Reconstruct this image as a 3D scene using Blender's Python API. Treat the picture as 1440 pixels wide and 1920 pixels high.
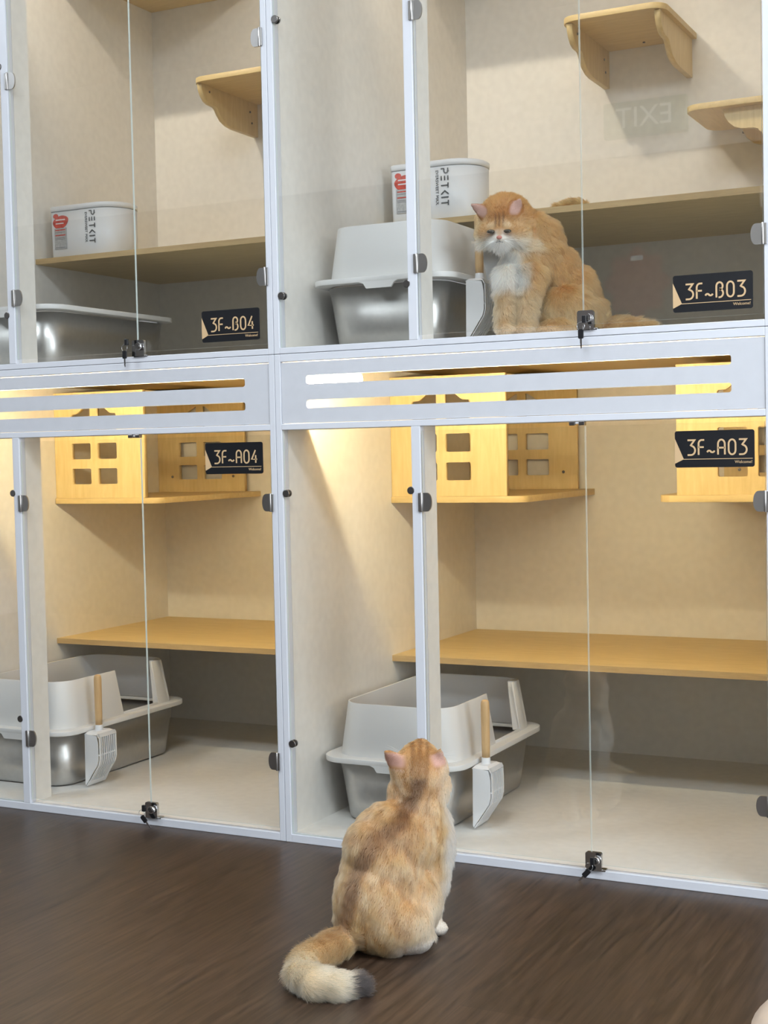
import bpy, bmesh, math, random
import numpy as np
from mathutils import Vector, Matrix, noise
random.seed(7); rng = np.random.default_rng(7)
for o in list(bpy.data.objects): bpy.data.objects.remove(o)
SC = bpy.context.scene; COL = SC.collection
# ------------------------------------------------------------------ camera
W, P, D = 1.1823, 0.0163, 1.1727
cd = bpy.data.cameras.new('camera'); cam = bpy.data.objects.new('camera', cd); COL.objects.link(cam); SC.camera = cam
yaw, pitch, roll = 0.4669, -0.0434, -0.0214
f_ = Vector((-math.sin(yaw)*math.cos(pitch), math.cos(yaw)*math.cos(pitch), math.sin(pitch)))
r_ = f_.cross(Vector((0, 0, 1))).normalized(); u_ = r_.cross(f_)
c, s = math.cos(roll), math.sin(roll)
r2, u2 = c*r_+s*u_, -s*r_+c*u_
cam.matrix_world = Matrix(((r2.x, u2.x, -f_.x, 1.7762), (r2.y, u2.y, -f_.y, -2.9528), (r2.z, u2.z, -f_.z, 0.95), (0, 0, 0, 1)))
cd.sensor_fit = 'VERTICAL'; cd.sensor_height = 24.0; cd.lens = 24.0*2665.19/1920; cd.clip_start = 0.05
# ------------------------------------------------------------------ view, world, lights
SC.view_settings.view_transform = 'Standard'; SC.view_settings.look = 'None'
SC.view_settings.gamma = 1; SC.view_settings.use_curve_mapping = False
SC.view_settings.exposure = -0.1
SC.cycles.max_bounces = 10; SC.cycles.diffuse_bounces = 5; SC.cycles.glossy_bounces = 5
SC.cycles.transparent_max_bounces = 24; SC.cycles.transmission_bounces = 8
SC.cycles.sample_clamp_indirect = 6; SC.cycles.caustics_reflective = False; SC.cycles.caustics_refractive = False
wd = bpy.data.worlds.new('world'); SC.world = wd; wd.use_nodes = True
wd.node_tree.nodes['Background'].inputs[0].default_value = (0.75, 0.87, 1.0, 1)
wd.node_tree.nodes['Background'].inputs[1].default_value = 1.2
def area(name, loc, direction, sx, sy, power, col):
    l = bpy.data.lights.new(name, 'AREA'); l.shape = 'RECTANGLE'; l.size = sx; l.size_y = sy; l.energy = power; l.color = col
    o = bpy.data.objects.new(name, l); COL.objects.link(o); o.location = loc
    o.rotation_euler = Vector(direction).to_track_quat('-Z', 'Y').to_euler(); return o
LAMP_A, LAMP_B = 240.0, 410.0          # radiance of the small tube lamps inside the cabinets
COL_A, COL_B = (1.0, 0.84, 0.53), (1.0, 0.87, 0.69)
CEIL_W, WIN_W = 57.0, 185.0
COOL = (0.85, 0.925, 1.0)
# ------------------------------------------------------------------ material helpers
def new_mat(name):
    m = bpy.data.materials.new(name); m.use_nodes = True; nt = m.node_tree
    return m, nt, nt.nodes['Principled BSDF']
def mat(name, col, rough=0.5, metal=0.0, spec=0.5, var=0.0, scale=8.0, bump=0.0, bscale=60.0, coat=0.0, emit=None, estr=0.0):
    m, nt, b = new_mat(name); N, L = nt.nodes, nt.links
    b.inputs['Base Color'].default_value = (*col, 1); b.inputs['Roughness'].default_value = rough
    b.inputs['Metallic'].default_value = metal; b.inputs['Specular IOR Level'].default_value = spec
    b.inputs['Coat Weight'].default_value = coat
    if var > 0:
        tc = N.new('ShaderNodeTexCoord'); n = N.new('ShaderNodeTexNoise'); n.inputs['Scale'].default_value = scale; n.inputs['Detail'].default_value = 6
        r = N.new('ShaderNodeValToRGB'); r.color_ramp.elements[0].position = 0.35; r.color_ramp.elements[1].position = 0.65
        r.color_ramp.elements[0].color = (*[x*(1-var) for x in col], 1); r.color_ramp.elements[1].color = (*[min(1, x*(1+var)) for x in col], 1)
        L.new(tc.outputs['Object'], n.inputs['Vector']); L.new(n.outputs['Fac'], r.inputs['Fac']); L.new(r.outputs['Color'], b.inputs['Base Color'])
    if bump > 0:
        tc = N.new('ShaderNodeTexCoord'); n = N.new('ShaderNodeTexNoise'); n.inputs['Scale'].default_value = bscale; n.inputs['Detail'].default_value = 4
        bp = N.new('ShaderNodeBump'); bp.inputs['Strength'].default_value = bump; bp.inputs['Distance'].default_value = 0.002
        L.new(tc.outputs['Object'], n.inputs['Vector']); L.new(n.outputs['Fac'], bp.inputs['Height']); L.new(bp.outputs['Normal'], b.inputs['Normal'])
    if emit: b.inputs['Emission Color'].default_value = (*emit, 1); b.inputs['Emission Strength'].default_value = estr
    return m
def grain(name, ca, cb, stretch, rough=0.45, scale=14, coat=0.0, spec=0.5, planks=None, bump=0.05, lo=0.3, hi=0.7):
    m, nt, b = new_mat(name); N, L = nt.nodes, nt.links
    tc = N.new('ShaderNodeTexCoord'); mp = N.new('ShaderNodeMapping'); mp.inputs['Scale'].default_value = stretch
    n = N.new('ShaderNodeTexNoise'); n.inputs['Scale'].default_value = scale; n.inputs['Detail'].default_value = 8; n.inputs['Roughness'].default_value = 0.62; n.inputs['Distortion'].default_value = 0.6
    r = N.new('ShaderNodeValToRGB'); r.color_ramp.elements[0].position = lo; r.color_ramp.elements[1].position = hi
    r.color_ramp.elements[0].color = (*ca, 1); r.color_ramp.elements[1].color = (*cb, 1)
    L.new(tc.outputs['Object'], mp.inputs['Vector']); L.new(mp.outputs['Vector'], n.inputs['Vector']); L.new(n.outputs['Fac'], r.inputs['Fac'])
    out = r.outputs['Color']
    if planks:
        bk = N.new('ShaderNodeTexBrick'); bk.offset = 0.37; bk.squash = 1
        bk.inputs['Color1'].default_value = (1.12, 1.12, 1.12, 1); bk.inputs['Color2'].default_value = (0.84, 0.84, 0.84, 1); bk.inputs['Mortar'].default_value = (0.45, 0.45, 0.45, 1)
        bk.inputs['Scale'].default_value = 1; bk.inputs['Mortar Size'].default_value = 0.0006; bk.inputs['Brick Width'].default_value = planks[0]; bk.inputs['Row Height'].default_value = planks[1]
        m2 = N.new('ShaderNodeMapping'); m2.inputs['Rotation'].default_value = (0, 0, math.pi/2)
        L.new(tc.outputs['Object'], m2.inputs['Vector']); L.new(m2.outputs['Vector'], bk.inputs['Vector'])
        mx = N.new('ShaderNodeMix'); mx.data_type = 'RGBA'; mx.blend_type = 'MULTIPLY'; mx.inputs['Factor'].default_value = 1
        L.new(out, mx.inputs[6]); L.new(bk.outputs['Color'], mx.inputs[7]); out = mx.outputs[2]
    L.new(out, b.inputs['Base Color'])
    bp = N.new('ShaderNodeBump'); bp.inputs['Strength'].default_value = bump; bp.inputs['Distance'].default_value = 0.002
    L.new(n.outputs['Fac'], bp.inputs['Height']); L.new(bp.outputs['Normal'], b.inputs['Normal'])
    b.inputs['Roughness'].default_value = rough; b.inputs['Coat Weight'].default_value = coat; b.inputs['Specular IOR Level'].default_value = spec
    return m
def glass_mat(name, tint):
    m = bpy.data.materials.new(name); m.use_nodes = True; nt = m.node_tree; N, L = nt.nodes, nt.links; N.clear()
    out = N.new('ShaderNodeOutputMaterial'); mix = N.new('ShaderNodeMixShader'); t = N.new('ShaderNodeBsdfTransparent'); g = N.new('ShaderNodeBsdfGlossy')
    t.inputs[0].default_value = (*tint, 1); g.inputs['Roughness'].default_value = 0.0; g.inputs['Color'].default_value = (1, 1, 1, 1)
    lw = N.new('ShaderNodeLayerWeight'); lw.inputs['Blend'].default_value = 0.5
    pw = N.new('ShaderNodeMath'); pw.operation = 'POWER'; pw.inputs[1].default_value = 5
    ml = N.new('ShaderNodeMath'); ml.operation = 'MULTIPLY_ADD'; ml.inputs[1].default_value = 0.96; ml.inputs[2].default_value = 0.05
    L.new(lw.outputs['Facing'], pw.inputs[0]); L.new(pw.outputs[0], ml.inputs[0]); L.new(ml.outputs[0], mix.inputs[0])
    L.new(t.outputs[0], mix.inputs[1]); L.new(g.outputs[0], mix.inputs[2]); L.new(mix.outputs[0], out.inputs['Surface'])
    return m
M = dict(
    melamine=mat('pale_melamine_board', (0.78, 0.755, 0.71), 0.55, var=0.03, scale=45, bump=0.06, bscale=220),
    frame=mat('white_aluminium', (0.655, 0.675, 0.725), 0.32, spec=0.5),
    panel=mat('white_lacquered_board', (0.575, 0.59, 0.63), 0.42, var=0.015, scale=30),
    wood=grain('beech_laminate', (0.60, 0.446, 0.20), (0.72, 0.553, 0.268), (1.2, 9, 9), 0.42, 9, bump=0.03),
    woodv=grain('beech_laminate_upright', (0.61, 0.458, 0.206), (0.72, 0.560, 0.275), (9, 9, 1.0), 0.42, 9, bump=0.03),
    edge=grain('beech_edge_band', (0.47, 0.33, 0.16), (0.58, 0.42, 0.21), (1.2, 12, 12), 0.45, 9, bump=0.03),
    handle=grain('turned_beech', (0.52, 0.33, 0.15), (0.66, 0.45, 0.23), (14, 14, 1.2), 0.5, 10, bump=0.05),
    floor=grain('dark_walnut_laminate', (0.014, 0.008, 0.005), (0.078, 0.047, 0.030), (9, 0.5, 1), 0.36, 11, spec=0.45, planks=(1.22, 0.20), bump=0.07, lo=0.28, hi=0.74),
    glass=glass_mat('clear_glass', (0.985, 0.99, 0.985)),
    gedge=mat('glass_cut_edge', (0.70, 0.77, 0.74), 0.25, spec=0.6),
    steel=mat('brushed_steel', (0.58, 0.575, 0.56), 0.36, metal=0.92, var=0.03, scale=80),
    chrome=mat('chrome', (0.62, 0.62, 0.63), 0.12, metal=1.0),
    darkchrome=mat('dark_nickel', (0.20, 0.19, 0.185), 0.25, metal=0.9),
    hinge=mat('satin_nickel', (0.42, 0.41, 0.40), 0.28, metal=0.95),
    plastic=mat('light_grey_plastic', (0.74, 0.735, 0.725), 0.42, bump=0.03, bscale=300),
    white=mat('white_plastic', (0.76, 0.765, 0.78), 0.33),
    black=mat('black_plastic', (0.012, 0.012, 0.014), 0.3),
    plateblack=mat('black_acrylic', (0.008, 0.009, 0.012), 0.32),
    gold=mat('champagne_print', (0.62, 0.43, 0.24), 0.4),
    letter=mat('dark_grey_print', (0.10, 0.105, 0.11), 0.5),
    red=mat('red_sticker', (0.56, 0.07, 0.045), 0.45, var=0.25, scale=90),
    greylabel=mat('grey_label', (0.45, 0.45, 0.45), 0.5, var=0.12, scale=160),
    litter=mat('brown_litter', (0.11, 0.075, 0.05), 0.9, bump=0.8, bscale=90),
    lampA=mat('lit_tube_warm', (0.9, 0.85, 0.8), 0.5, emit=COL_A, estr=LAMP_A*0.74),
    stripA=mat('lit_strip_warm', (0.9, 0.85, 0.8), 0.5, emit=COL_A, estr=LAMP_A*0.58),
    stripB=mat('lit_strip', (0.9, 0.85, 0.8), 0.5, emit=COL_B, estr=LAMP_B*0.45),
    fillA=mat('fill_strip_warm', (0.9, 0.85, 0.8), 0.5, emit=COL_A, estr=LAMP_A*0.62),  # glow of the added middle fill strip
    fillB=mat('fill_strip', (0.9, 0.85, 0.8), 0.5, emit=COL_B, estr=LAMP_B*0.08),
    lampB=mat('lit_tube', (0.9, 0.85, 0.8), 0.5, emit=COL_B, estr=LAMP_B*1.9),
    wall=mat('painted_wall', (0.72, 0.71, 0.69), 0.7, bump=0.05, bscale=90),
    partition=mat('taupe_board', (0.13, 0.12, 0.11), 0.55),
    ceil=mat('ceiling_white', (0.8, 0.8, 0.79), 0.8),
    beige=mat('beige_leatherette', (0.60, 0.48, 0.38), 0.55, bump=0.1, bscale=200),
    pink=mat('pink_skin', (0.50, 0.20, 0.16), 0.5),
    eye=mat('dark_eye', (0.03, 0.022, 0.012), 0.08, coat=0.6),
    whisker=mat('white_whisker', (0.85, 0.84, 0.8), 0.4),
    green=mat('exit_green', (0.05, 0.20, 0.11), 0.4, emit=(0.10, 0.33, 0.2), estr=0.12),
    exitw=mat('exit_letters', (0.8, 0.9, 0.85), 0.4, emit=(0.8, 1, 0.9), estr=0.25),
    papred=mat('red_paper', (0.28, 0.07, 0.06), 0.6),
    panelight=mat('light_diffuser', (0.9, 0.9, 0.9), 0.5, emit=COOL, estr=2.0),
)
# ------------------------------------------------------------------ object helpers
def tag(o, label=None, cat=None, group=None, kind=None):
    if label: o['label'] = label
    if cat: o['category'] = cat
    if group: o['group'] = group
    if kind: o['kind'] = kind
    return o
def empty(name, loc, label, cat, group=None):
    o = bpy.data.objects.new(name, None); COL.objects.link(o); o.location = loc; o.empty_display_size = 0.05
    return tag(o, label, cat, group)
def link(name, me, mats, parent=None, smooth=False, label=None):
    """mesh in world (or parent-local) coordinates"""
    o = bpy.data.objects.new(name, me); COL.objects.link(o)
    for m in (mats if isinstance(mats, (list, tuple)) else [mats]): me.materials.append(m)
    if parent: o.parent = parent
    if smooth:
        for p in me.polygons: p.use_smooth = True
    if label: o['label'] = label
    return o
def bm_obj(name, bm, mats, parent=None, smooth=False, bevel=0.0, seg=2, label=None):
    bmesh.ops.recalc_face_normals(bm, faces=bm.faces)
    me = bpy.data.meshes.new(name); bm.to_mesh(me); bm.free()
    o = link(name, me, mats, parent, smooth, label)
    if bevel > 0:
        b = o.modifiers.new('bevel', 'BEVEL'); b.width = bevel; b.segments = seg; b.limit_method = 'ANGLE'; b.angle_limit = math.radians(40)
        b.harden_normals = False
    return o
def box(bm, x0, x1, y0, y1, z0, z1, mi=0):
    v = [bm.verts.new(p) for p in ((x0, y0, z0), (x1, y0, z0), (x1, y1, z0), (x0, y1, z0), (x0, y0, z1), (x1, y0, z1), (x1, y1, z1), (x0, y1, z1))]
    fs = [bm.faces.new([v[i] for i in q]) for q in ((0, 3, 2, 1), (4, 5, 6, 7), (0, 1, 5, 4), (1, 2, 6, 5), (2, 3, 7, 6), (3, 0, 4, 7))]
    for f in fs: f.material_index = mi
    return fs
def boxo(name, x0, x1, y0, y1, z0, z1, m, parent=None, bevel=0.0, label=None):
    bm = bmesh.new(); box(bm, x0, x1, y0, y1, z0, z1); return bm_obj(name, bm, m, parent, bevel=bevel, label=label)
def tube(bm, p0, p1, r0, r1=None, n=16, mi=0, caps=True):
    r1 = r0 if r1 is None else r1; p0, p1 = Vector(p0), Vector(p1); d = (p1-p0).normalized()
    a = d.orthogonal().normalized(); b = d.cross(a); R = []
    for p, r in ((p0, r0), (p1, r1)):
        R.append([bm.verts.new(p+r*(math.cos(2*math.pi*i/n)*a+math.sin(2*math.pi*i/n)*b)) for i in range(n)])
    for i in range(n):
        f = bm.faces.new((R[0][i], R[0][(i+1) % n], R[1][(i+1) % n], R[1][i])); f.material_index = mi; f.smooth = True
    if caps:
        for q in (R[0][::-1], R[1]): f = bm.faces.new(q); f.material_index = mi
def ring(bm, cx, cy, cz, R, r, ax='y', n=28, m=8, mi=0):
    V = []
    for i in range(n):
        a = 2*math.pi*i/n; row = []
        for j in range(m):
            b = 2*math.pi*j/m; q = R+r*math.cos(b); h = r*math.sin(b)
            p = (cx+q*math.cos(a), cy+h, cz+q*math.sin(a)) if ax == 'y' else (cx+h, cy+q*math.cos(a), cz+q*math.sin(a))
            row.append(bm.verts.new(p))
        V.append(row)
    for i in range(n):
        for j in range(m):
            f = bm.faces.new((V[i][j], V[(i+1) % n][j], V[(i+1) % n][(j+1) % m], V[i][(j+1) % m])); f.smooth = True; f.material_index = mi
def rrect(x0, x1, y0, y1, r, n=6):
    if not isinstance(r, (tuple, list)): r = (r,)*4     # corners: x1y0, x1y1, x0y1, x0y0
    out = []
    for (cx, cy, a0), q in zip(((x1, y0, -90), (x1, y1, 0), (x0, y1, 90), (x0, y0, 180)), r):
        sx = cx-q if cx == x1 else cx+q; sy = cy+q if cy == y0 else cy-q
        if q <= 1e-6: out.append((cx, cy)); continue
        for i in range(n+1):
            a = math.radians(a0+90*i/n); out.append((sx+q*math.cos(a), sy+q*math.sin(a)))
    return out
def plate_mesh(loops, th):
    """flat board with holes: first loop outer, rest holes; lies in XY, thickness th centred on z=0"""
    cu = bpy.data.curves.new('t', 'CURVE'); cu.dimensions = '2D'; cu.fill_mode = 'BOTH'; cu.extrude = th/2
    for lp in loops:
        sp = cu.splines.new('POLY'); sp.points.add(len(lp)-1)
        for i, (x, y) in enumerate(lp): sp.points[i].co = (x, y, 0, 1)
        sp.use_cyclic_u = True
    o = bpy.data.objects.new('t', cu); COL.objects.link(o); bpy.context.view_layer.update()
    me = bpy.data.meshes.new_from_object(o.evaluated_get(bpy.context.evaluated_depsgraph_get()))
    bpy.data.objects.remove(o); bpy.data.curves.remove(cu); me.materials.clear(); return me
def plate(name, loops, th, plane, at, m, parent=None, bevel=0.0, label=None):
    """plane 'XZ': (a,b)->(a, at, b) with thickness centred on at; 'YZ': (at,a,b); 'XY': (a,b,at)"""
    me = plate_mesh(loops, th)
    for v in me.vertices:
        a, b, t = v.co
        v.co = (a, at+t, b) if plane == 'XZ' else (at+t, a, b) if plane == 'YZ' else (a, b, at+t)
    bm = bmesh.new(); bm.from_mesh(me); bpy.data.meshes.remove(me); bmesh.ops.remove_doubles(bm, verts=bm.verts, dist=1e-5)
    return bm_obj(name, bm, m, parent, bevel=bevel, label=label)
def loft(bm, rings, closed_bottom=True, closed_top=False, mi=0):
    V = [[bm.verts.new(p) for p in r] for r in rings]; n = len(V[0])
    for k in range(len(V)-1):
        for i in range(n):
            f = bm.faces.new((V[k][i], V[k][(i+1) % n], V[k+1][(i+1) % n], V[k+1][i])); f.smooth = True; f.material_index = mi
    if closed_bottom: bm.faces.new(V[0][::-1]).material_index = mi
    if closed_top: bm.faces.new(V[-1]).material_index = mi
def text_verts(txt, size):
    cu = bpy.data.curves.new('t', 'FONT'); cu.body = txt; cu.size = size; cu.align_x = 'CENTER'; cu.align_y = 'CENTER'; cu.extrude = 0.0003
    cu.resolution_u = 3
    o = bpy.data.objects.new('t', cu); COL.objects.link(o); bpy.context.view_layer.update()
    me = bpy.data.meshes.new_from_object(o.evaluated_get(bpy.context.evaluated_depsgraph_get()))
    vs = [tuple(v.co) for v in me.vertices]; fs = [tuple(p.vertices) for p in me.polygons]
    bpy.data.objects.remove(o); bpy.data.curves.remove(cu); bpy.data.meshes.remove(me); return vs, fs
def add_vf(bm, vs, fs, fn, mi=0):
    V = [bm.verts.new(fn(*v)) for v in vs]
    for f in fs:
        try: bm.faces.new([V[i] for i in f]).material_index = mi
        except ValueError: pass
def arc(cx, cy, rx, ry, a0, a1, n=8):
    return [(cx+rx*math.cos(math.radians(a0+(a1-a0)*i/n)), cy+ry*math.sin(math.radians(a0+(a1-a0)*i/n))) for i in range(n+1)]
def stroke(bm, pts, w, fn, mi, th=0.0006):
    """thick flat ribbon along a polyline; fn maps (a, b, t) to 3D"""
    n = len(pts); Lf, Rt = [], []
    for i in range(n):
        a = Vector(pts[max(0, i-1)]); b = Vector(pts[min(n-1, i+1)]); d = (b-a); d = d.normalized() if d.length > 1e-9 else Vector((1, 0))
        k = 1.0
        if 0 < i < n-1:
            d1 = (Vector(pts[i])-a).normalized(); k = min(2.2, 1/max(0.4, abs(d1.dot(d))))
        nn = Vector((-d.y, d.x))*w/2*k; q = Vector(pts[i]); Lf.append(q+nn); Rt.append(q-nn)
    top = [(bm.verts.new(fn(p.x, p.y, th)), bm.verts.new(fn(q.x, q.y, th))) for p, q in zip(Lf, Rt)]
    bot = [(bm.verts.new(fn(p.x, p.y, 0)), bm.verts.new(fn(q.x, q.y, 0))) for p, q in zip(Lf, Rt)]
    for i in range(n-1):
        for q in ((top[i][0], top[i][1], top[i+1][1], top[i+1][0]), (top[i][0], top[i+1][0], bot[i+1][0], bot[i][0]), (top[i][1], bot[i][1], bot[i+1][1], top[i+1][1])):
            bm.faces.new(q).material_index = mi
    for k in (0, -1): bm.faces.new((top[k][0], bot[k][0], bot[k][1], top[k][1])).material_index = mi
# rounded single-line glyphs on a unit-high cell, width given
GLY = {
 '3': (0.62, [[(0.02, 1), (0.56, 1), (0.24, 0.62)]+arc(0.28, 0.31, 0.32, 0.31, 80, -90, 10)+[(0.02, 0)]]),
 'F': (0.5, [[(0.06, 0), (0.06, 0.72)]+arc(0.30, 0.74, 0.24, 0.26, 180, 90, 6)+[(0.5, 1)], [(0.06, 0.52), (0.46, 0.52)]]),
 '~': (0.62, [[(0.03, 0.17)]+arc(0.18, 0.20, 0.12, 0.075, 165, 30, 6)+arc(0.43, 0.25, 0.14, 0.085, 215, 340, 6)+[(0.59, 0.27)]]),
 'A': (0.62, [[(0.05, 0), (0.05, 0.68)]+arc(0.31, 0.70, 0.26, 0.30, 180, 0, 10)+[(0.57, 0)], [(0.05, 0.46), (0.57, 0.46)]]),
 'B': (0.62, [[(0.06, 0), (0.06, 0.70)]+arc(0.30, 0.75, 0.24, 0.25, 190, -70, 10)+[(0.30, 0.53)]+arc(0.30, 0.27, 0.27, 0.27, 90, -90, 8)+[(0.22, 0.0)]]),
 '0': (0.62, [arc(0.31, 0.70, 0.26, 0.30, 0, 180, 10)+arc(0.31, 0.30, 0.26, 0.30, 180, 360, 10)+[(0.57, 0.70)]]),
 '4': (0.62, [[(0.44, 1), (0.04, 0.28), (0.6, 0.28)], [(0.46, 0.60), (0.46, 0)]]),
 'P': (0.55, [[(0.04, 0), (0.04, 0.45)], [(0.0, 0.95), (0.28, 0.95)]+arc(0.28, 0.69, 0.22, 0.26, 90, -90, 8)+[(0.04, 0.43)]]),
 'E': (0.5, [[(0, 0.95), (0.46, 0.95)], [(0, 0.5), (0.46, 0.5)], [(0, 0.05), (0.46, 0.05)]]),
 'T': (0.55, [[(0, 0.95), (0.52, 0.95)], [(0.26, 0.95), (0.26, 0)]]),
 'K': (0.42, [[(0.38, 1), (0.04, 0.5), (0.38, 0)]]),
 'I': (0.14, [[(0.05, 1), (0.05, 0)]]),
}
def glyphs(bm, txt, h, gap, w, fn, mi, x0=0.0, sx=1.0):
    x = x0
    for ch in txt:
        wd_, strokes = GLY[ch]
        for st in strokes: stroke(bm, [(x+a*h*sx, b*h) for a, b in st], w, fn, mi)
        x += (wd_*h*sx)+gap
    return x
# ------------------------------------------------------------------ room shell
def struct(o): o['kind'] = 'structure'; return o
RX0, RX1, RY0, RY1, RZ = -4.2, 4.6, -3.9, 1.27, 3.15
struct(boxo('floor', RX0, RX1, RY0, RY1, -0.05, 0.0, M['floor']))
struct(boxo('ceiling', RX0, RX1, RY0, RY1, RZ, RZ+0.05, M['ceil']))
struct(boxo('wall_north', RX0, RX1, RY1, RY1+0.08, 0, RZ, M['wall']))
struct(boxo('wall_south', RX0, RX1, RY0-0.08, RY0, 0, RZ, M['wall']))
struct(boxo('wall_west', RX0-0.08, RX0, RY0, RY1, 0, RZ, M['wall']))
WY0, WY1, WZ0, WZ1 = -3.3, -0.4, 0.5, 2.7
bm = bmesh.new()
box(bm, RX1, RX1+0.1, RY0, WY0, 0, RZ); box(bm, RX1, RX1+0.1, WY1, RY1, 0, RZ); box(bm, RX1, RX1+0.1, WY0, WY1, 0, WZ0); box(bm, RX1, RX1+0.1, WY0, WY1, WZ1, RZ)
struct(bm_obj('wall_east', bm, M['wall']))
bm = bmesh.new()
for a, b in ((WY0, WY0+0.05), (WY1-0.05, WY1), ((WY0+WY1)/2-0.025, (WY0+WY1)/2+0.025)): box(bm, RX1+0.02, RX1+0.07, a, b, WZ0, WZ1)
for a, b in ((WZ0, WZ0+0.05), (WZ1-0.05, WZ1)): box(bm, RX1+0.02, RX1+0.07, WY0, WY1, a, b)
win = struct(bm_obj('window_1', bm, M['frame']))
struct(boxo('trim_1', RX0, 0.46, RY0, RY0+0.06, 0, 2.36, M['partition'], bevel=0.004))
area('window_daylight', (RX1+0.25, (WY0+WY1)/2, (WZ0+WZ1)/2), (-1, 0, 0), 2.8, 2.1, WIN_W, (0.86, 0.93, 1.0))
for i, (x, y) in enumerate(((-2.2, -2.0), (0.6, -2.0), (3.0, -2.0))):
    t = empty('ceiling_light', (x, y, RZ), 'flat square office ceiling light, %s of the three along the room' % ('westernmost', 'middle one', 'easternmost')[i], 'ceiling light', 'ceiling lights')
    boxo('light_frame', -0.62, 0.62, -0.32, 0.32, -0.03, 0.0, M['frame'], t); boxo('diffuser', -0.59, 0.59, -0.29, 0.29, -0.034, -0.03, M['panelight'], t)
    area('ceiling_panel_light', (x, y, RZ-0.05), (0, 0.05, -1), 1.15, 0.55, CEIL_W, COOL)
# exit sign, switch and red paper-cut on the wall behind the camera: seen mirrored in the glass
t = empty('exit_sign', (-0.20, RY0+0.02, 2.54), 'green exit sign with white letters high on the rear wall', 'exit sign')
boxo('sign_box', -0.205, 0.205, -0.02, 0.03, -0.085, 0.085, M['green'], t, bevel=0.004)
vs, fs = text_verts('EXIT', 0.14); bm = bmesh.new(); add_vf(bm, vs, fs, lambda a, b, c_: (-a, 0.032+c_, b)); bm_obj('lettering', bm, M['exitw'], t)
t = empty('wall_switch', (0.39, RY0+0.06, 2.10), 'white light switch plate on the rear board', 'switch')
boxo('switch_plate', -0.035, 0.035, 0, 0.01, -0.05, 0.05, M['white'], t, bevel=0.003); boxo('rocker', -0.015, 0.015, 0.009, 0.015, -0.03, 0.03, M['greylabel'], t)
t = empty('paper_decoration', (-0.24, RY0+0.065, 1.74), 'red paper-cut decoration pasted on the rear board', 'decoration')
pts = [(0.15*(1+0.12*math.cos(8*a))*math.cos(a), 0.15*(1+0.12*math.cos(8*a))*math.sin(a)*1.05) for a in [2*math.pi*i/64 for i in range(64)]]
plate('paper', [pts], 0.002, 'XZ', 0.002, M['papred'], t)
bm = bmesh.new()
for (x, z, w_) in ((0, .12, .06),): box(bm, x-w_/2, x+w_/2, 0.003, 0.005, z-w_/5, z+w_/5)
bm_obj('pale_cutout', bm, M['white'], t)
# ------------------------------------------------------------------ cabinets
def pane_mesh(x0, x1, z0, z1, y0, y1):
    bm = bmesh.new(); fs = box(bm, x0, x1, y0, y1, z0, z1, 1)
    fs[2].material_index = 0; fs[4].material_index = 0
    return bm
def name_plate(parent, x0, z0, code, w=0.1659, h=0.0769, y=0.0035):
    bm = bmesh.new(); me = plate_mesh([rrect(0, w, 0, h, 0.005)], 0.0024)
    add_vf(bm, [tuple(v.co) for v in me.vertices], [tuple(p.vertices) for p in me.polygons], lambda a, b, t_: (x0+a, y-0.0014+t_, z0+b), 0)
    bpy.data.meshes.remove(me)
    fn = lambda a, b, t_: (x0+a, y-0.0026-t_, z0+b)
    fc = lambda a, b, t_: (x0+a, y-0.0026-t_, z0+b+0.0262)
    tri = [(0.0, 0.062), (0.019, 0.0175), (0.0, 0.0085)]
    for tt in (0.0007,):
        bm.faces.new([bm.verts.new(fn(a, b, tt)) for a, b in tri]).material_index = 1
    stroke(bm, [(0.018, 0.0175), (0.162, 0.0175)], 0.0013, fn, 1)
    glyphs(bm, code, 0.031, 0.0052, 0.0036, fc, 1, 0.0265, 0.88)
    vs, fs = text_verts('Welcome!', 0.0085); add_vf(bm, vs, fs, lambda a, b, c_: (x0+0.1435+a, y-0.0030-c_, z0+0.0105+b), 1)
    return bm_obj('name_plate', bm, [M['plateblack'], M['gold']], parent, label='black plate reading '+code+' Welcome!')
def hinge(parent, x, z, side):
    """side +1: knuckle on the left post, D-shaped clip to the right"""
    bm = bmesh.new(); h = 0.0215
    prof = [(0.002, -h), (0.014, -h)]+[(0.014+0.011*math.cos(a)-0.0, h*math.sin(a)) for a in [math.radians(q) for q in range(-75, 76, 15)]]+[(0.014, h), (0.002, h)]
    me = plate_mesh([[(p[0]*side, p[1]) for p in (prof if side > 0 else prof[::-1])]], 0.004)
    add_vf(bm, [tuple(v.co) for v in me.vertices], [tuple(p.vertices) for p in me.polygons], lambda a, b, t_: (x+a, 0.001+t_, z+b)); bpy.data.meshes.remove(me)
    box(bm, min(x, x-side*0.008), max(x, x-side*0.008), -0.004, -0.0005, z-h, z+h)
    tube(bm, (x, -0.003, z-h-0.001), (x, -0.003, z+h+0.001), 0.0028, n=12)
    return bm_obj('hinge', bm, M['hinge'], parent, bevel=0.0008)
def lock(parent, x0, z0):
    bm = bmesh.new(); me = plate_mesh([rrect(0, 0.037, 0, 0.041, (0, 0.005, 0.005, 0))], 0.009)
    add_vf(bm, [tuple(v.co) for v in me.vertices], [tuple(p.vertices) for p in me.polygons], lambda a, b, t_: (x0+a, -0.0015+t_, z0+b)); bpy.data.meshes.remove(me)
    box(bm, x0, x0+0.044, 0.0, 0.016, z0-0.003, z0+0.003)
    o = bm_obj('lock', bm, M['chrome'], parent, bevel=0.0012)
    bm = bmesh.new(); cx, cz = x0+0.026, z0+0.024
    tube(bm, (cx, -0.006, cz), (cx, -0.018, cz), 0.0095, 0.0088, n=24)
    tube(bm, (cx, -0.018, cz), (cx, -0.0195, cz), 0.0062, 0.0058, n=20, mi=1)
    return bm_obj('lock_plug', bm, [M['chrome'], M['darkchrome']], parent)
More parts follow.
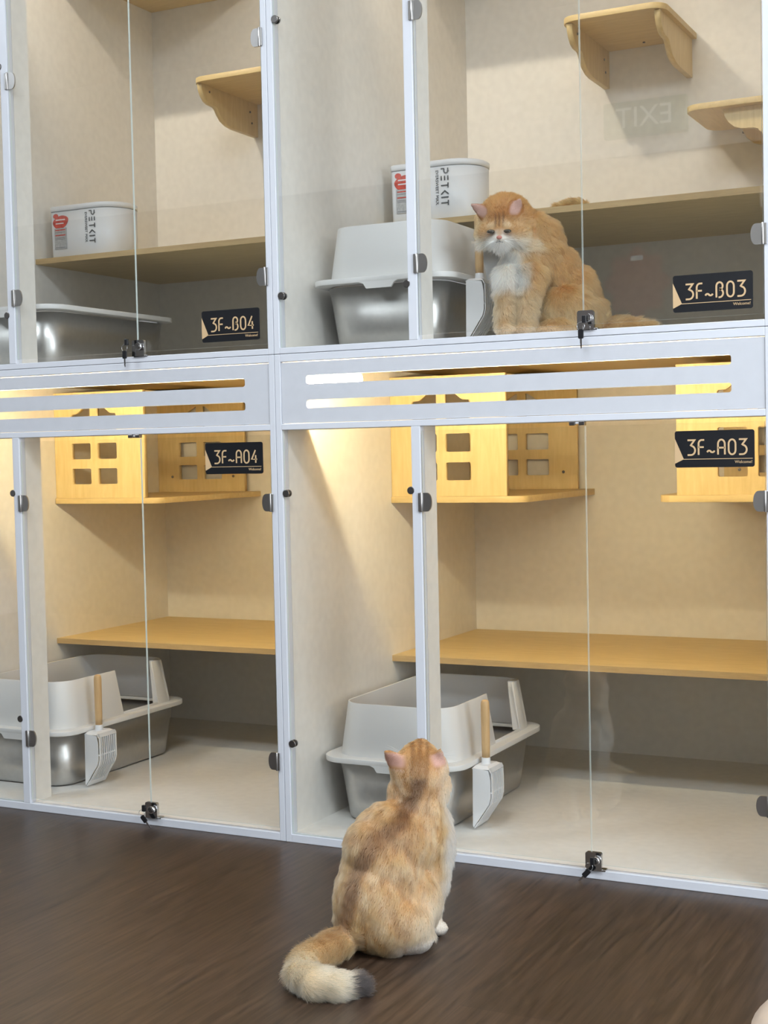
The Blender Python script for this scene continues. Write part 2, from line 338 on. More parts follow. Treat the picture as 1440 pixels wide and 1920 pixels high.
def clamp(parent, x, z):
    bm = bmesh.new(); tube(bm, (x, -0.0015, z), (x, 0.0045, z), 0.009, n=24); tube(bm, (x, 0.0095, z), (x, 0.014, z), 0.009, n=24)
    return bm_obj('glass_clamp', bm, M['darkchrome'], parent, bevel=0.001)
def cabinet(ox, row, code, label):
    z0 = 0.0 if row == 'A' else 1.1865
    zf = 0.0197 if row == 'A' else 1.2009          # floor top / opening bottom
    zo = 1.0039 if row == 'A' else 2.70            # opening top
    zt = 1.1855 if row == 'A' else 2.885
    t = empty('cat_cabinet', (ox, 0, z0), label, 'cabinet', 'glass-fronted cat cabinets'); bk = Vector((-ox, 0, -z0))
    def B(n, x0, x1, y0, y1, a, b, m, bev=0.0, par=t): return boxo(n, x0, x1, y0, y1, a-z0, b-z0, m, par, bev)
    B('side_panel', 0.001, P, 0.03, D+0.012, z0, zt, M['melamine']); B('side_panel', W-P, W-0.001, 0.03, D+0.012, z0, zt, M['melamine'])
    B('back_panel', P, W-P, D, D+0.012, z0, zt, M['melamine'])
    B('bottom_panel', P, W-P, 0.02, D, z0, zf, M['melamine'])
    B('top_panel', P, W-P, 0.03, D, zt-0.016, zt, M['wood'] if row == 'A' else M['melamine'])
    for x in (0.0005, W-P): B('frame_post', x, x+P-0.0005, 0, 0.0295, z0, zt, M['frame'], 0.0012)
    B('frame_rail', P, W-P, 0.0, 0.0195, z0+(0.0 if row == 'A' else 0.0), zf, M['frame'], 0.0012)
    B('frame_rail', P, W-P, 0.0, 0.0295, zt-0.0185, zt, M['frame'], 0.0012)
    B('frame_rail', P, W-P, 0.0, 0.0295, zo, zo+0.0145, M['frame'], 0.0012)
    B('added_cutoff_ledge', P, W-P, 0.03, 0.122, zo+0.0005, zo+0.015, M['melamine'])  # unseen ledge, added and shaped to cut off lamp light towards the front
    # slotted ventilation panel above the doors
    pz0, pz1 = zo+0.0155, zt-0.0205
    k = pz0-1.0194
    loops = [[(P+0.001, pz0-z0), (W-P-0.001, pz0-z0), (W-P-0.001, pz1-z0), (P+0.001, pz1-z0)]]
    for a, b in ((1.1118, 1.1322), (1.0544, 1.0743)): loops.append(rrect(0.0851, 1.0964, a+k-z0, b+k-z0, 0.006)[::-1])
    plate('slotted_panel', loops, 0.012, 'XZ', 0.0085, M['panel'], t)
    # divider post and stile
    bm = bmesh.new(); box(bm, 0.361, 0.3839, 0.0, 0.024, zf-z0, zo-z0); bm_obj('divider_post', bm, M['frame'], t, bevel=0.0014)
    B('divider_board', 0.3655, 0.3835, 0.0245, 0.087, zf, zo, M['melamine'])
    # full width shelf
    ys, zs = (0.5703, 0.3793) if row == 'A' else (0.5259, 1.5632)
    bm = bmesh.new(); fs = box(bm, P, W-P, ys, D, zs-0.0162-z0, zs-z0); fs[2].material_index = 1
    bm_obj('shelf', bm, [M['wood'], M['edge']], t)
    # lamp
    zl = 1.121 if row == 'A' else 1.121+1.69; la = M['lampA'] if row == 'A' else M['lampB']
    bm = bmesh.new(); tube(bm, (0.062, 0.055, zl-z0), (0.205, 0.055, zl-z0), 0.0115, n=20); lp = bm_obj('lamp', bm, la, t)
    boxo('lamp_socket', 0.0165, 0.061, 0.04, 0.07, zl-0.012-z0, zl+0.012-z0, M['white'], lp)
    bm = bmesh.new(); tube(bm, (0.94, 0.07, zl-0.0255-z0), (1.10, 0.07, zl-0.0255-z0), 0.0095, n=16); bm_obj('unseen_light_strip', bm, M['stripA'] if row == 'A' else M['stripB'], t)
    bm = bmesh.new(); tube(bm, (0.24, 0.07, zl-0.0225-z0), (0.90, 0.07, zl-0.0225-z0), 0.006, n=16); bm_obj('unseen_light_strip', bm, M['fillA'] if row == 'A' else M['fillB'], t)  # unseen middle strip, added as fill to brighten the back wall
    # glass
    z0g, z1g = zf+0.0115, zo-0.011
    bm = pane_mesh(P+0.001, 0.360, zf-z0+0.001, zo-z0-0.001, 0.005, 0.0095); fp = bm_obj('fixed_pane', bm, [M['glass'], M['gedge']], t)
    zc = ((0.851, 0.242) if row == 'A' else (1.979, 1.325))
    for z in zc:
        clamp(fp, P+0.008, z-z0); clamp(fp, 0.358, z+0.005-z0)
    hz = (0.829, 0.196) if row == 'A' else (1.943, 1.374)
    for k_, (xa, xb, side) in enumerate(((0.3865, 0.7772, 1), (0.7792, W-P-0.003, -1))):
        bm = pane_mesh(xa, xb, z0g-z0, z1g-z0, 0.0045, 0.0080); d = bm_obj('glass_door', bm, [M['glass'], M['gedge']], t)
        for z in hz: hinge(d, xa-0.001 if side > 0 else xb+0.001, z-z0, side)
        if k_ == 1:
            lock(d, 0.7675, zf+0.0-z0)
            if code: name_plate(d, 0.9768, (0.900 if row == 'A' else 1.2248)-z0, code)
    bm = bmesh.new()
    for x in (0.744, 0.766): box(bm, x, x+0.013, -0.002, 0.012, zo-0.009-z0, zo-0.0005-z0)
    box(bm, 0.757, 0.766, 0.002, 0.012, zo-0.006-z0, zo-0.0005-z0, 1)
    bm_obj('door_catch', bm, [M['darkchrome'], M['white']], t, bevel=0.001)
    return t
cabinet(0, 'A', '3F~A03', 'lower glass-fronted white cabinet with the 3F~A03 plate, behind the sitting cat')
cabinet(0, 'B', '3F~B03', 'upper glass-fronted white cabinet with the 3F~B03 plate, holding a long-haired cat')
cabinet(-W, 'A', '3F~A04', 'lower glass-fronted white cabinet with the 3F~A04 plate at left')
cabinet(-W, 'B', '3F~B04', 'upper glass-fronted white cabinet with the 3F~B04 plate at left')
cabinet(W, 'A', None, 'lower white cabinet at the right edge of the photo, only its post showing')
cabinet(W, 'B', None, 'upper white cabinet at the right edge of the photo, only its post showing')
# ------------------------------------------------------------------ cat houses
def win_loops(flip, tall, z0):
    """openings in a house wall: columns at offset from the cabinet side"""
    L_ = []
    for a, b in ((0.0665, 0.141), (0.1665, 0.241)):
        x0, x1 = (a, b) if not flip else (-b, -a)
        if tall: L_.append(rrect(x0, x1, 0.063, 0.186, 0.005))
        else:
            L_.append(rrect(x0, x1, 0.061, 0.110, 0.005)); L_.append(rrect(x0, x1, 0.139, 0.1885, 0.005))
    # arch with shoulders in two halves above the squares
    for sgn in (-1, 1):
        c0 = 0.1538 if not flip else -0.1538
        pts = [(0.0125, 0.222), (0.0125, 0.312), (0.022, 0.310), (0.036, 0.302), (0.050, 0.291), (0.060, 0.283), (0.066, 0.280), (0.084, 0.279), (0.087, 0.275), (0.087, 0.222)]
        L_.append([(c0+sgn*a, b) for a, b in pts])
    return L_
def cat_house(side_x, flip, zb, label, full=True):
    """side_x: inner face of the cabinet side it is fixed to; flip: fixed to the right side"""
    t = empty('cat_house', (side_x, D, zb), label, 'cat house', 'beech cat houses'); s_ = -1 if flip else 1
    yb = -0.001; w = 0.396; dep = D-0.583; sx = lambda x: x*s_
    xs = sorted((sx(0.001), sx(w)))
    r = (0, 0, 0, 0.045) if flip else (0.045, 0, 0, 0)
    plate('shelf_board', [rrect(xs[0], xs[1], -dep, yb, r, 8)], 0.0175, 'XY', 0.0088, M['wood'], t, bevel=0.0008)
    if not full: return t
    H_ = 0.347
    xa, xb = sorted((sx(0.001), sx(0.344)))
    plate('front_panel', [[(xa, 0.018), (xb, 0.018), (xb, H_), (xa, H_)]]+win_loops(flip, flip, 0), 0.015, 'XZ', -dep+0.0125, M['woodv'], t)
    xa, xb = sorted((sx(0.001), sx(0.354)))
    wl = [[(x+s_*0.022, z) for x, z in lp] for lp in win_loops(flip, False, 0)]
    plate('rear_panel', [[(xa, 0.018), (xb, 0.018), (xb, H_), (xa, H_)]]+wl, 0.015, 'XZ', -0.028, M['woodv'], t)
    xa, xb = sorted((sx(0.001), sx(0.345)))
    hole = [(0.5*(xa+xb)+0.10*math.cos(a), -0.30+0.11*math.sin(a)) for a in [2*math.pi*i/40 for i in range(40)]]
    plate('roof_board', [[(xa, -dep+0.022), (xb, -dep+0.022), (xb, -0.038), (xa, -0.038)], hole], 0.012, 'XY', H_-0.008, M['wood'], t)
    bm = bmesh.new()
    for x, z in ((0.05, 0.07), (0.05, 0.23), (0.30, 0.07)): tube(bm, (sx(x+0.01), -0.0355, z), (sx(x+0.01), -0.0375, z), 0.0045, n=14)
    bm_obj('screw_cap', bm, M['darkchrome'], t)
    return t
cat_house(P, False, 0.803, 'beech cat house on the left side inside the 3F~A03 cabinet')
cat_house(W-P, True, 0.803, 'beech cat house with tall windows behind the 3F~A03 plate')
cat_house(P-W, False, 0.803, 'beech cat house beside the 3F~A04 plate in the lower left cabinet')
cat_house(P-W, False, 2.484, 'high beech shelf in the top left corner of the 3F~B04 cabinet', True)
cat_house(P, False, 2.484, 'high beech cat house at the top left inside the 3F~B03 cabinet', True)
cat_house(W-P, True, 2.484, 'high beech cat house at the top right inside the 3F~B03 cabinet', True)
# ------------------------------------------------------------------ small wall shelves
def bracket_profile(h=0.108, d=0.335):
    """(a: distance from wall outward, b: z below board)"""
    pts = [(0.0, 0.0), (d, 0.0)]
    pts += [(d-0.004, -0.018), (d-0.014, -0.036), (d-0.030, -0.050), (d-0.048, -0.056), (d-0.082, -0.058)]
    pts += [(d-0.092, -0.062), (d-0.105, -0.078), (d-0.125, -0.094), (d-0.155, -0.104), (d-0.19, -h), (0.0, -h)]
    return pts
def wall_shelf(x, y, z, label, rot=0.0, out=0.352, bd=0.335, bxs=(0.022, 0.270)):
    t = empty('wall_shelf', (x, y, z), label, 'shelf', 'small bracketed cat steps'); t.rotation_euler = (0, 0, rot)
    plate('shelf_board', [rrect(0, 0.292, -out, -0.001, (0.045, 0, 0, 0.045), 8)], 0.016, 'XY', -0.008, M['wood'], t, bevel=0.0008)
    for bx in bxs:
        plate('bracket', [[(-a-0.001, b-0.0165) for a, b in bracket_profile(d=bd)]], 0.016, 'YZ', bx, M['woodv'], t)
    bm = bmesh.new()
    for bx in (0.0305,):
        for yy, zz in ((-0.29, -0.035), (-0.05, -0.05), (-0.04, -0.085)): tube(bm, (bx-0.0005, yy, zz), (bx+0.0015, yy, zz), 0.0035, n=12)
    tube(bm, (0.15, -0.05, -0.0165), (0.15, -0.05, -0.0185), 0.004, n=12)
    bm_obj('screw_head', bm, M['darkchrome'], t)
    return t
wall_shelf(0.447, D, 2.131, 'small beech step with two scalloped brackets high above the upper cat')
wall_shelf(-0.775, D, 2.131, 'small beech step with scalloped bracket in the 3F~B04 cabinet')
wall_shelf(W-P, D-0.001, 1.861, 'small beech step at the right side of the 3F~B03 cabinet', -math.pi/2, 0.392, 0.292, (0.03, 0.255))
# ------------------------------------------------------------------ litter boxes
def litter_box(x0, zf, label, guard=True):
    t = empty('litter_box', (x0, 0, zf), label, 'litter box', 'steel litter boxes'); n = 7
    def R(a, b, c_, d_, r, z): return [(x, y, z) for x, y in rrect(a, b, c_, d_, r, n)]
    bm = bmesh.new()
    rings = [R(.080, .348, .182, .680, .050, .001), R(.070, .358, .172, .690, .055, .004), R(.066, .362, .168, .694, .058, .012),
             R(.052, .380, .150, .708, .058, .152), R(.049, .377, .153, .705, .056, .152), R(.070, .358, .172, .690, .055, .016), R(.085, .343, .187, .675, .045, .008)]
    loft(bm, rings, True, True); bm_obj('tub', bm, M['steel'], t)
    bm = bmesh.new(); k = 0
    for a, b, c_, d_, r in ((.072, .356, .174, .688, .05),):
        loft(bm, [R(a, b, c_, d_, r, .07), R(a+.001, b-.001, c_+.001, d_-.001, r, .085)], True, True)
    bm_obj('litter', bm, M['litter'], t)
    # flange with the clip tab at the front
    outer = rrect(.026, .412, .118, .722, .062, n); inner = rrect(.062, .374, .160, .690, .05, n)
    tab = [(0.176, .118), (0.186, .118)]
    plate('flange', [outer, inner[::-1]], .0135, 'XY', .1625, M['plastic'], t, bevel=0.002)
    plate('clip_tab', [[(.170, .157), (.278, .157), (.268, .152), (.260, .140), (.192, .140), (.184, .152)]], .006, 'XZ', .121, M['plastic'], t, bevel=0.001)
    if guard:
        zt_ = .300; base = rrect(.056, .384, .150, .690, .062, n); top = rrect(.073, .367, .162, .668, .060, n)
        # parametrise and cut the entrance on the right-hand side (x high) between y=.435 and .585
        pts = []
        m_ = len(base)
        for i in range(m_):
            b0, b1, t0, t1 = base[i], base[(i+1) % m_], top[i], top[(i+1) % m_]
            pts.append((b0, t0, zt_))
            if b0[0] > .38 and b1[0] > .38 and b1[1]-b0[1] > .2:
                for yy, hs in ((.418, (zt_, .176)), (.590, (.176, zt_))):
                    q = (yy-b0[1])/(b1[1]-b0[1]); B_ = tuple(b0[j]+q*(b1[j]-b0[j]) for j in (0, 1))
                    for e, h in zip((-.0, .0), hs):
                        sl = 0.010 if h > .2 else 0.0
                        sg = -1 if yy < .5 else 1
                        T_ = tuple(t0[j]+q*(t1[j]-t0[j]) for j in (0, 1)); T_ = (T_[0], T_[1]+sg*sl)
                        pts.append((B_, T_, h))
        bm = bmesh.new(); V = []
        for (b, tp, h) in pts:
            q = (h-.168)/(zt_-.168)
            V.append((bm.verts.new((b[0], b[1], .168)), bm.verts.new((b[0]+(tp[0]-b[0])*q, b[1]+(tp[1]-b[1])*q, h))))
        for i in range(len(V)):
            a, b = V[i], V[(i+1) % len(V)]
            if (a[0].co-b[0].co).length < 1e-6: continue
            f = bm.faces.new((a[0], b[0], b[1], a[1])); f.smooth = True
        o = bm_obj('splash_guard', bm, M['plastic'], t); sm = o.modifiers.new('solid', 'SOLIDIFY'); sm.thickness = 0.0045; sm.offset = 0
        bv = o.modifiers.new('bevel', 'BEVEL'); bv.width = 0.001; bv.segments = 2; bv.limit_method = 'ANGLE'; bv.angle_limit = math.radians(50)
        # thick rear pillar beside the entrance
        bm = bmesh.new()
        loft(bm, [[(.384, .592, .169), (.384, .655, .169), (.362, .655, .169), (.362, .592, .169)], [(.366, .602, .3), (.366, .640, .3), (.345, .640, .3), (.345, .602, .3)]], True, True)
        for f in bm.faces: f.smooth = False
        bm_obj('entrance_pillar', bm, M['plastic'], t, bevel=0.003)
    return t
litter_box(0, .0197, 'steel litter box with open pale guard behind the floor cat in the 3F~A03 cabinet')
litter_box(-W, .0197, 'steel litter box with open pale guard in the 3F~A04 cabinet')
litter_box(0, 1.2012, 'steel litter box with pale guard beside the long-haired cat')
litter_box(-W, 1.2012, 'bare steel litter tub without guard in the 3F~B04 cabinet', False)
def scoop(x0, y0, zf, label):
    """hangs on the right side of a box; blade: solid side cheeks, slotted face towards +x"""
    t = empty('litter_scoop', (x0, y0, zf), label, 'scoop', 'litter scoops')
    prof = [(0.0, 0.176), (0.040, 0.172), (0.045, 0.150), (0.045, 0.105), (0.041, 0.090), (0.0, 0.030), (-0.002, 0.034)]
    w = 0.082
    for yy in (0.0, w): plate('cheek', [prof], 0.0022, 'XZ', yy, M['white'], t)
    bm = bmesh.new(); face = [(0.0405, 0.176), (0.046, 0.166), (0.0465, 0.150), (0.0465, 0.105), (0.042, 0.089), (0.001, 0.029)]
    def strip(ya, yb, seq, th=0.002):
        for (xa, za), (xb, zb) in zip(seq[:-1], seq[1:]):
            d = Vector((xb-xa, zb-za)).normalized(); nx, nz = -d.y*-th, d.x*-th
            loft(bm, [[(xa, ya, za), (xa, yb, za), (xa-nx, yb, za-nz), (xa-nx, ya, za-nz)], [(xb, ya, zb), (xb, yb, zb), (xb-nx, yb, zb-nz), (xb-nx, ya, zb-nz)]], True, True)
    ns = 8; m0 = 0.006; pitch_ = (w-2*m0)/ns
    for i in range(ns+1):
        yc = m0+i*pitch_; hw = 0.0014 if 0 < i < ns else 0.0032
        strip(max(0, yc-hw), min(w, yc+hw), face)
    strip(0, w, face[:2]); 
    for zz, xx in ((0.118, 0.0465),): box(bm, xx-0.002, xx+0.0004, 0, w, zz-0.0016, zz+0.0016)
    strip(0, w, [(0.010, 0.0425), (0.001, 0.029)])
    for f in bm.faces: f.smooth = False
    bm_obj('slotted_blade', bm, M['white'], t)
    bm = bmesh.new(); loft(bm, [[(-.004, -.001, .174), (.043, -.001, .174), (.043, w+.001, .174), (-.004, w+.001, .174)], [(.002, .012, .181), (.034, .012, .181), (.034, w-.012, .181), (.002, w-.012, .181)]], True, True)
    for f in bm.faces: f.smooth = False
    tube(bm, (.018, w/2, .178), (.018, w/2, .196), .0118, .0105, n=20)
    bm_obj('shoulder', bm, M['white'], t, bevel=0.001)
    bm = bmesh.new(); rr = [(0.0098, .195), (0.0102, .22), (0.0108, .29), (0.0108, .325), (0.0098, .333), (0.007, .337), (0.002, .338)]
    loft(bm, [[(.018+r*math.cos(2*math.pi*i/24), w/2+r*math.sin(2*math.pi*i/24), z) for i in range(24)] for r, z in rr], True, True)
    bm_obj('handle', bm, M['handle'], t, label='pale wooden handle')
    return t
scoop(.414, .200, -.003, 'white slotted scoop with wooden handle on the box behind the floor cat')
scoop(.414-W, .200, -.003, 'white slotted scoop with wooden handle in the 3F~A04 cabinet')
scoop(.414, .215, 1.178, 'white slotted scoop hanging beside the long-haired cat')
# ------------------------------------------------------------------ water fountains
def fountain(x, y, z, label):
    t = empty('water_fountain', (x, y, z), label, 'water fountain', 'white water fountains'); w, d, h = .250, .17, .158
    r = (0.080, 0.080, 0.03, 0.014)
    def R(i, z_): return [(a, b, z_) for a, b in rrect(i, w-i, i, d-i, [max(.006, q-i) for q in r], 8)]
    bm = bmesh.new(); loft(bm, [R(.006, 0), R(.003, .004), R(.0015, h-.018)], True, True); bm_obj('tank', bm, M['white'], t)
    bm = bmesh.new(); loft(bm, [R(.0, h-.0165), R(-.001, h-.003), R(.003, h), R(.012, h+.001)], True, True)
    bm_obj('lid', bm, M['white'], t)
    bm = bmesh.new(); fn = lambda a, b, t_: (.163+b, .0012-t_-.0003, .137-a)
    glyphs(bm, 'PETKIT', .0215, .0056, .0034, lambda a, b, t_: (.153+b, .0016-t_-.0008, .134-a), 0, 0.0, 1.22)
    vs, fs = text_verts('EVERSWEET MAX', .0118); add_vf(bm, vs, fs, lambda a, b, c_: (.141+b, .0010-c_, .085-a), 0)
    bm_obj('lettering', bm, M['letter'], t)
    bm = bmesh.new(); blob = [(.044+.029*math.cos(a)*(1+.06*math.sin(3*a)), .108+.0195*math.sin(a)+.004*math.cos(a)) for a in [2*math.pi*i/36 for i in range(36)]]
    me = plate_mesh([blob], .0012); add_vf(bm, [tuple(v.co) for v in me.vertices], [tuple(p.vertices) for p in me.polygons], lambda a, b, t_: (a, .0006+t_, b)); bpy.data.meshes.remove(me)
    me = plate_mesh([[(.026+.0095*math.cos(a), .127+.0075*math.sin(a)) for a in [2*math.pi*i/20 for i in range(20)]]], .0012); add_vf(bm, [tuple(v.co) for v in me.vertices], [tuple(p.vertices) for p in me.polygons], lambda a, b, t_: (a, .0005+t_, b)); bpy.data.meshes.remove(me)
    for q, zz in enumerate((.115, .104)): box(bm, .026, .062-.006*q, -.0006, .0, zz-.0016, zz+.0016, 1)
    bm_obj('red_sticker', bm, [M['red'], M['white']], t, label='round red sticker')
    bm = bmesh.new(); box(bm, .020, .066, -.0002, .0012, .026, .090, 0)
    for zz in (.084, .068): box(bm, .023, .062, -.0006, .0002, zz-.0016, zz+.0016, 1)
    for zz in (.077, .060, .056, .031): box(bm, .023, .060, -.0005, .0002, zz-.0005, zz+.0005, 2)
    bm_obj('info_label', bm, [M['greylabel'], M['red'], M['letter']], t, label='small grey label with red stripes')
    return t
fountain(-1.121, .541, 1.5634, 'white PETKIT water tank on the shelf of the 3F~B04 cabinet'.replace('PETKIT ', 'lettered '))
fountain(.053, .541, 1.5634, 'white lettered water tank on the shelf above the guarded litter box')
# ------------------------------------------------------------------ keys
def keyset(x, z, ang, flip, label):
    t = empty('key', (x, -.0245, z), label, 'key', 'keys hanging from the door locks')
    bm = bmesh.new(); ring(bm, 0, 0, 0, .0085, .0006); bm_obj('key_ring', bm, M['chrome'], t)
    ca, sa = math.cos(ang), math.sin(ang)
    g = lambda a, b, y=0: (a*ca-b*sa, y, -.008+a*sa+b*ca)
    bm = bmesh.new(); me = plate_mesh([rrect(-.0058, .0058, -.019, .001, .003)], .0035); add_vf(bm, [tuple(v.co) for v in me.vertices], [tuple(p.vertices) for p in me.polygons], lambda a, b, t_: g(a, b, t_)); bpy.data.meshes.remove(me)
    bm_obj('key_bow', bm, M['black'], t, bevel=.0006)
    bm = bmesh.new(); me = plate_mesh([[(-.0022, -.019), (.0022, -.019), (.0022, -.038), (0, -.041), (-.0012, -.036), (-.0022, -.034), (-.0014, -.031), (-.0022, -.028)]], .0012); add_vf(bm, [tuple(v.co) for v in me.vertices], [tuple(p.vertices) for p in me.polygons], lambda a, b, t_: g(a, b, t_)); bpy.data.meshes.remove(me)
    bm_obj('key_blade', bm, M['chrome'], t)
    # second key standing in the lock plug
    bm = bmesh.new(); box(bm, .004, .013, -.006, .002, .006, .022); bm_obj('inserted_key', bm, M['black'], t, bevel=.001)
    return t
keyset(.782, .033, -.75, 1, 'black-headed key on a ring below the lock of the 3F~A03 cabinet')
keyset(.782, 1.207, .0, 1, 'black-headed key on a ring below the lock of the 3F~B03 cabinet')
keyset(-.412, .036, .75, 1, 'black-headed key on a ring below the lock of the 3F~A04 cabinet')
keyset(-.424, 1.222, .0, 1, 'black-headed key on a ring below the lock of the 3F~B04 cabinet')
# ------------------------------------------------------------------ beige pouf, only its edge in the corner
t = empty('pouf', (1.632, -0.925, 0), 'beige pouf whose edge shows in the bottom right corner', 'pouf')
bm = bmesh.new(); loft(bm, [[(r*math.cos(2*math.pi*i/64), r*math.sin(2*math.pi*i/64), z) for i in range(64)] for r, z in ((.28, .001), (.30, .01), (.305, .06), (.298, .13), (.27, .155), (.18, .165))], True, True)
bm_obj('cushion', bm, M['beige'], t)
# ------------------------------------------------------------------ cats
def attr_mat(name, rough, spec, layered=False):
    m, nt, b = new_mat(name); a = nt.nodes.new('ShaderNodeAttribute'); a.attribute_name = 'fur_color'
    nt.links.new(a.outputs['Color'], b.inputs['Base Color']); b.inputs['Roughness'].default_value = rough; b.inputs['Specular IOR Level'].default_value = spec
    return m
def hair_mat(name):
    m = bpy.data.materials.new(name); m.use_nodes = True; nt = m.node_tree; N, L = nt.nodes, nt.links; N.clear()
    out = N.new('ShaderNodeOutputMaterial'); h = N.new('ShaderNodeBsdfHairPrincipled'); h.model = 'CHIANG'; h.parametrization = 'COLOR'
    a = N.new('ShaderNodeAttribute'); a.attribute_name = 'fur_color'; L.new(a.outputs['Color'], h.inputs['Color'])
    h.inputs['Roughness'].default_value = 0.45; h.inputs['Radial Roughness'].default_value = 0.6
    h.inputs['Coat'].default_value = 0.0
    L.new(h.outputs[0], out.inputs['Surface']); return m
M['furskin'] = attr_mat('short_coat', 0.8, 0.2); M['fur'] = hair_mat('fur_strands')
def blob_mesh(balls, voxel=0.0045, smooth=6):
    """balls: (centre, radii(3), rotation 3x3 or None) -> one continuous remeshed surface"""
    bm = bmesh.new()
    for cc, rad, rot in balls:
        Mx = Matrix.Translation(Vector(cc)) @ (rot.to_4x4() if rot is not None else Matrix.Identity(4)) @ Matrix.Diagonal((*rad, 1))
        bmesh.ops.create_icosphere(bm, subdivisions=3, radius=1.0, matrix=Mx)
    me = bpy.data.meshes.new('t'); bm.to_mesh(me); bm.free(); o = bpy.data.objects.new('t', me); COL.objects.link(o)
    md = o.modifiers.new('r', 'REMESH'); md.mode = 'VOXEL'; md.voxel_size = voxel
    bpy.context.view_layer.update(); m2 = bpy.data.meshes.new_from_object(o.evaluated_get(bpy.context.evaluated_depsgraph_get()))
    bpy.data.objects.remove(o)
    bm = bmesh.new(); bm.from_mesh(m2); bpy.data.meshes.remove(m2)
    for _ in range(smooth): bmesh.ops.smooth_vert(bm, verts=bm.verts, factor=0.5, use_axis_x=True, use_axis_y=True, use_axis_z=True)
    return bm
def chain(pts, step=0.35):
    """pts: list of ((x,y,z), r) -> spheres densely placed along it"""
    out = []
    for (a, ra), (b, rb) in zip(pts[:-1], pts[1:]):
        a, b = Vector(a), Vector(b); n = max(2, int((b-a).length/(min(ra, rb)*step)))
        for i in range(n): q = i/n; r = ra+(rb-ra)*q; out.append((a.lerp(b, q), (r, r, r), None))
    out.append((Vector(pts[-1][0]), (pts[-1][1],)*3, None)); return out
def ear(base, tip, front, w0, th=0.0045):
    base, tip, front = Vector(base), Vector(tip), Vector(front).normalized(); up = (tip-base).normalized(); side = up.cross(front).normalized(); front = side.cross(up).normalized()
    rot = Matrix((side, up, front)).transposed(); out = []
    for i in range(9):
        q = i/8; w = w0*max(0.0, 1-q**1.7)**0.65+0.004; out.append((base.lerp(tip, q)-front*0.006*(math.sin(q*3)*1.0), (w, 0.009, th), rot))
    return out
def smoothstep(a, b, x): t_ = np.clip((x-a)/(b-a), 0, 1); return t_*t_*(3-2*t_)
def seg_dist(p, path):
    d = np.full(len(p), 9.0)
    for a, b in zip(path[:-1], path[1:]):
        a, b = np.array(a, float), np.array(b, float); ab = b-a; q = np.clip(((p-a)@ab)/(ab@ab), 0, 1); d = np.minimum(d, np.linalg.norm(p-(a+q[:, None]*ab), axis=1))
    return d
def mix(a, b, t_): return a*(1-t_[:, None])+np.array(b)*t_[:, None]
def nz(p, sc, seed=0.0):
    return np.array([noise.noise(Vector((x*sc+seed, y*sc-seed, z*sc+2*seed))) for x, y, z in p])
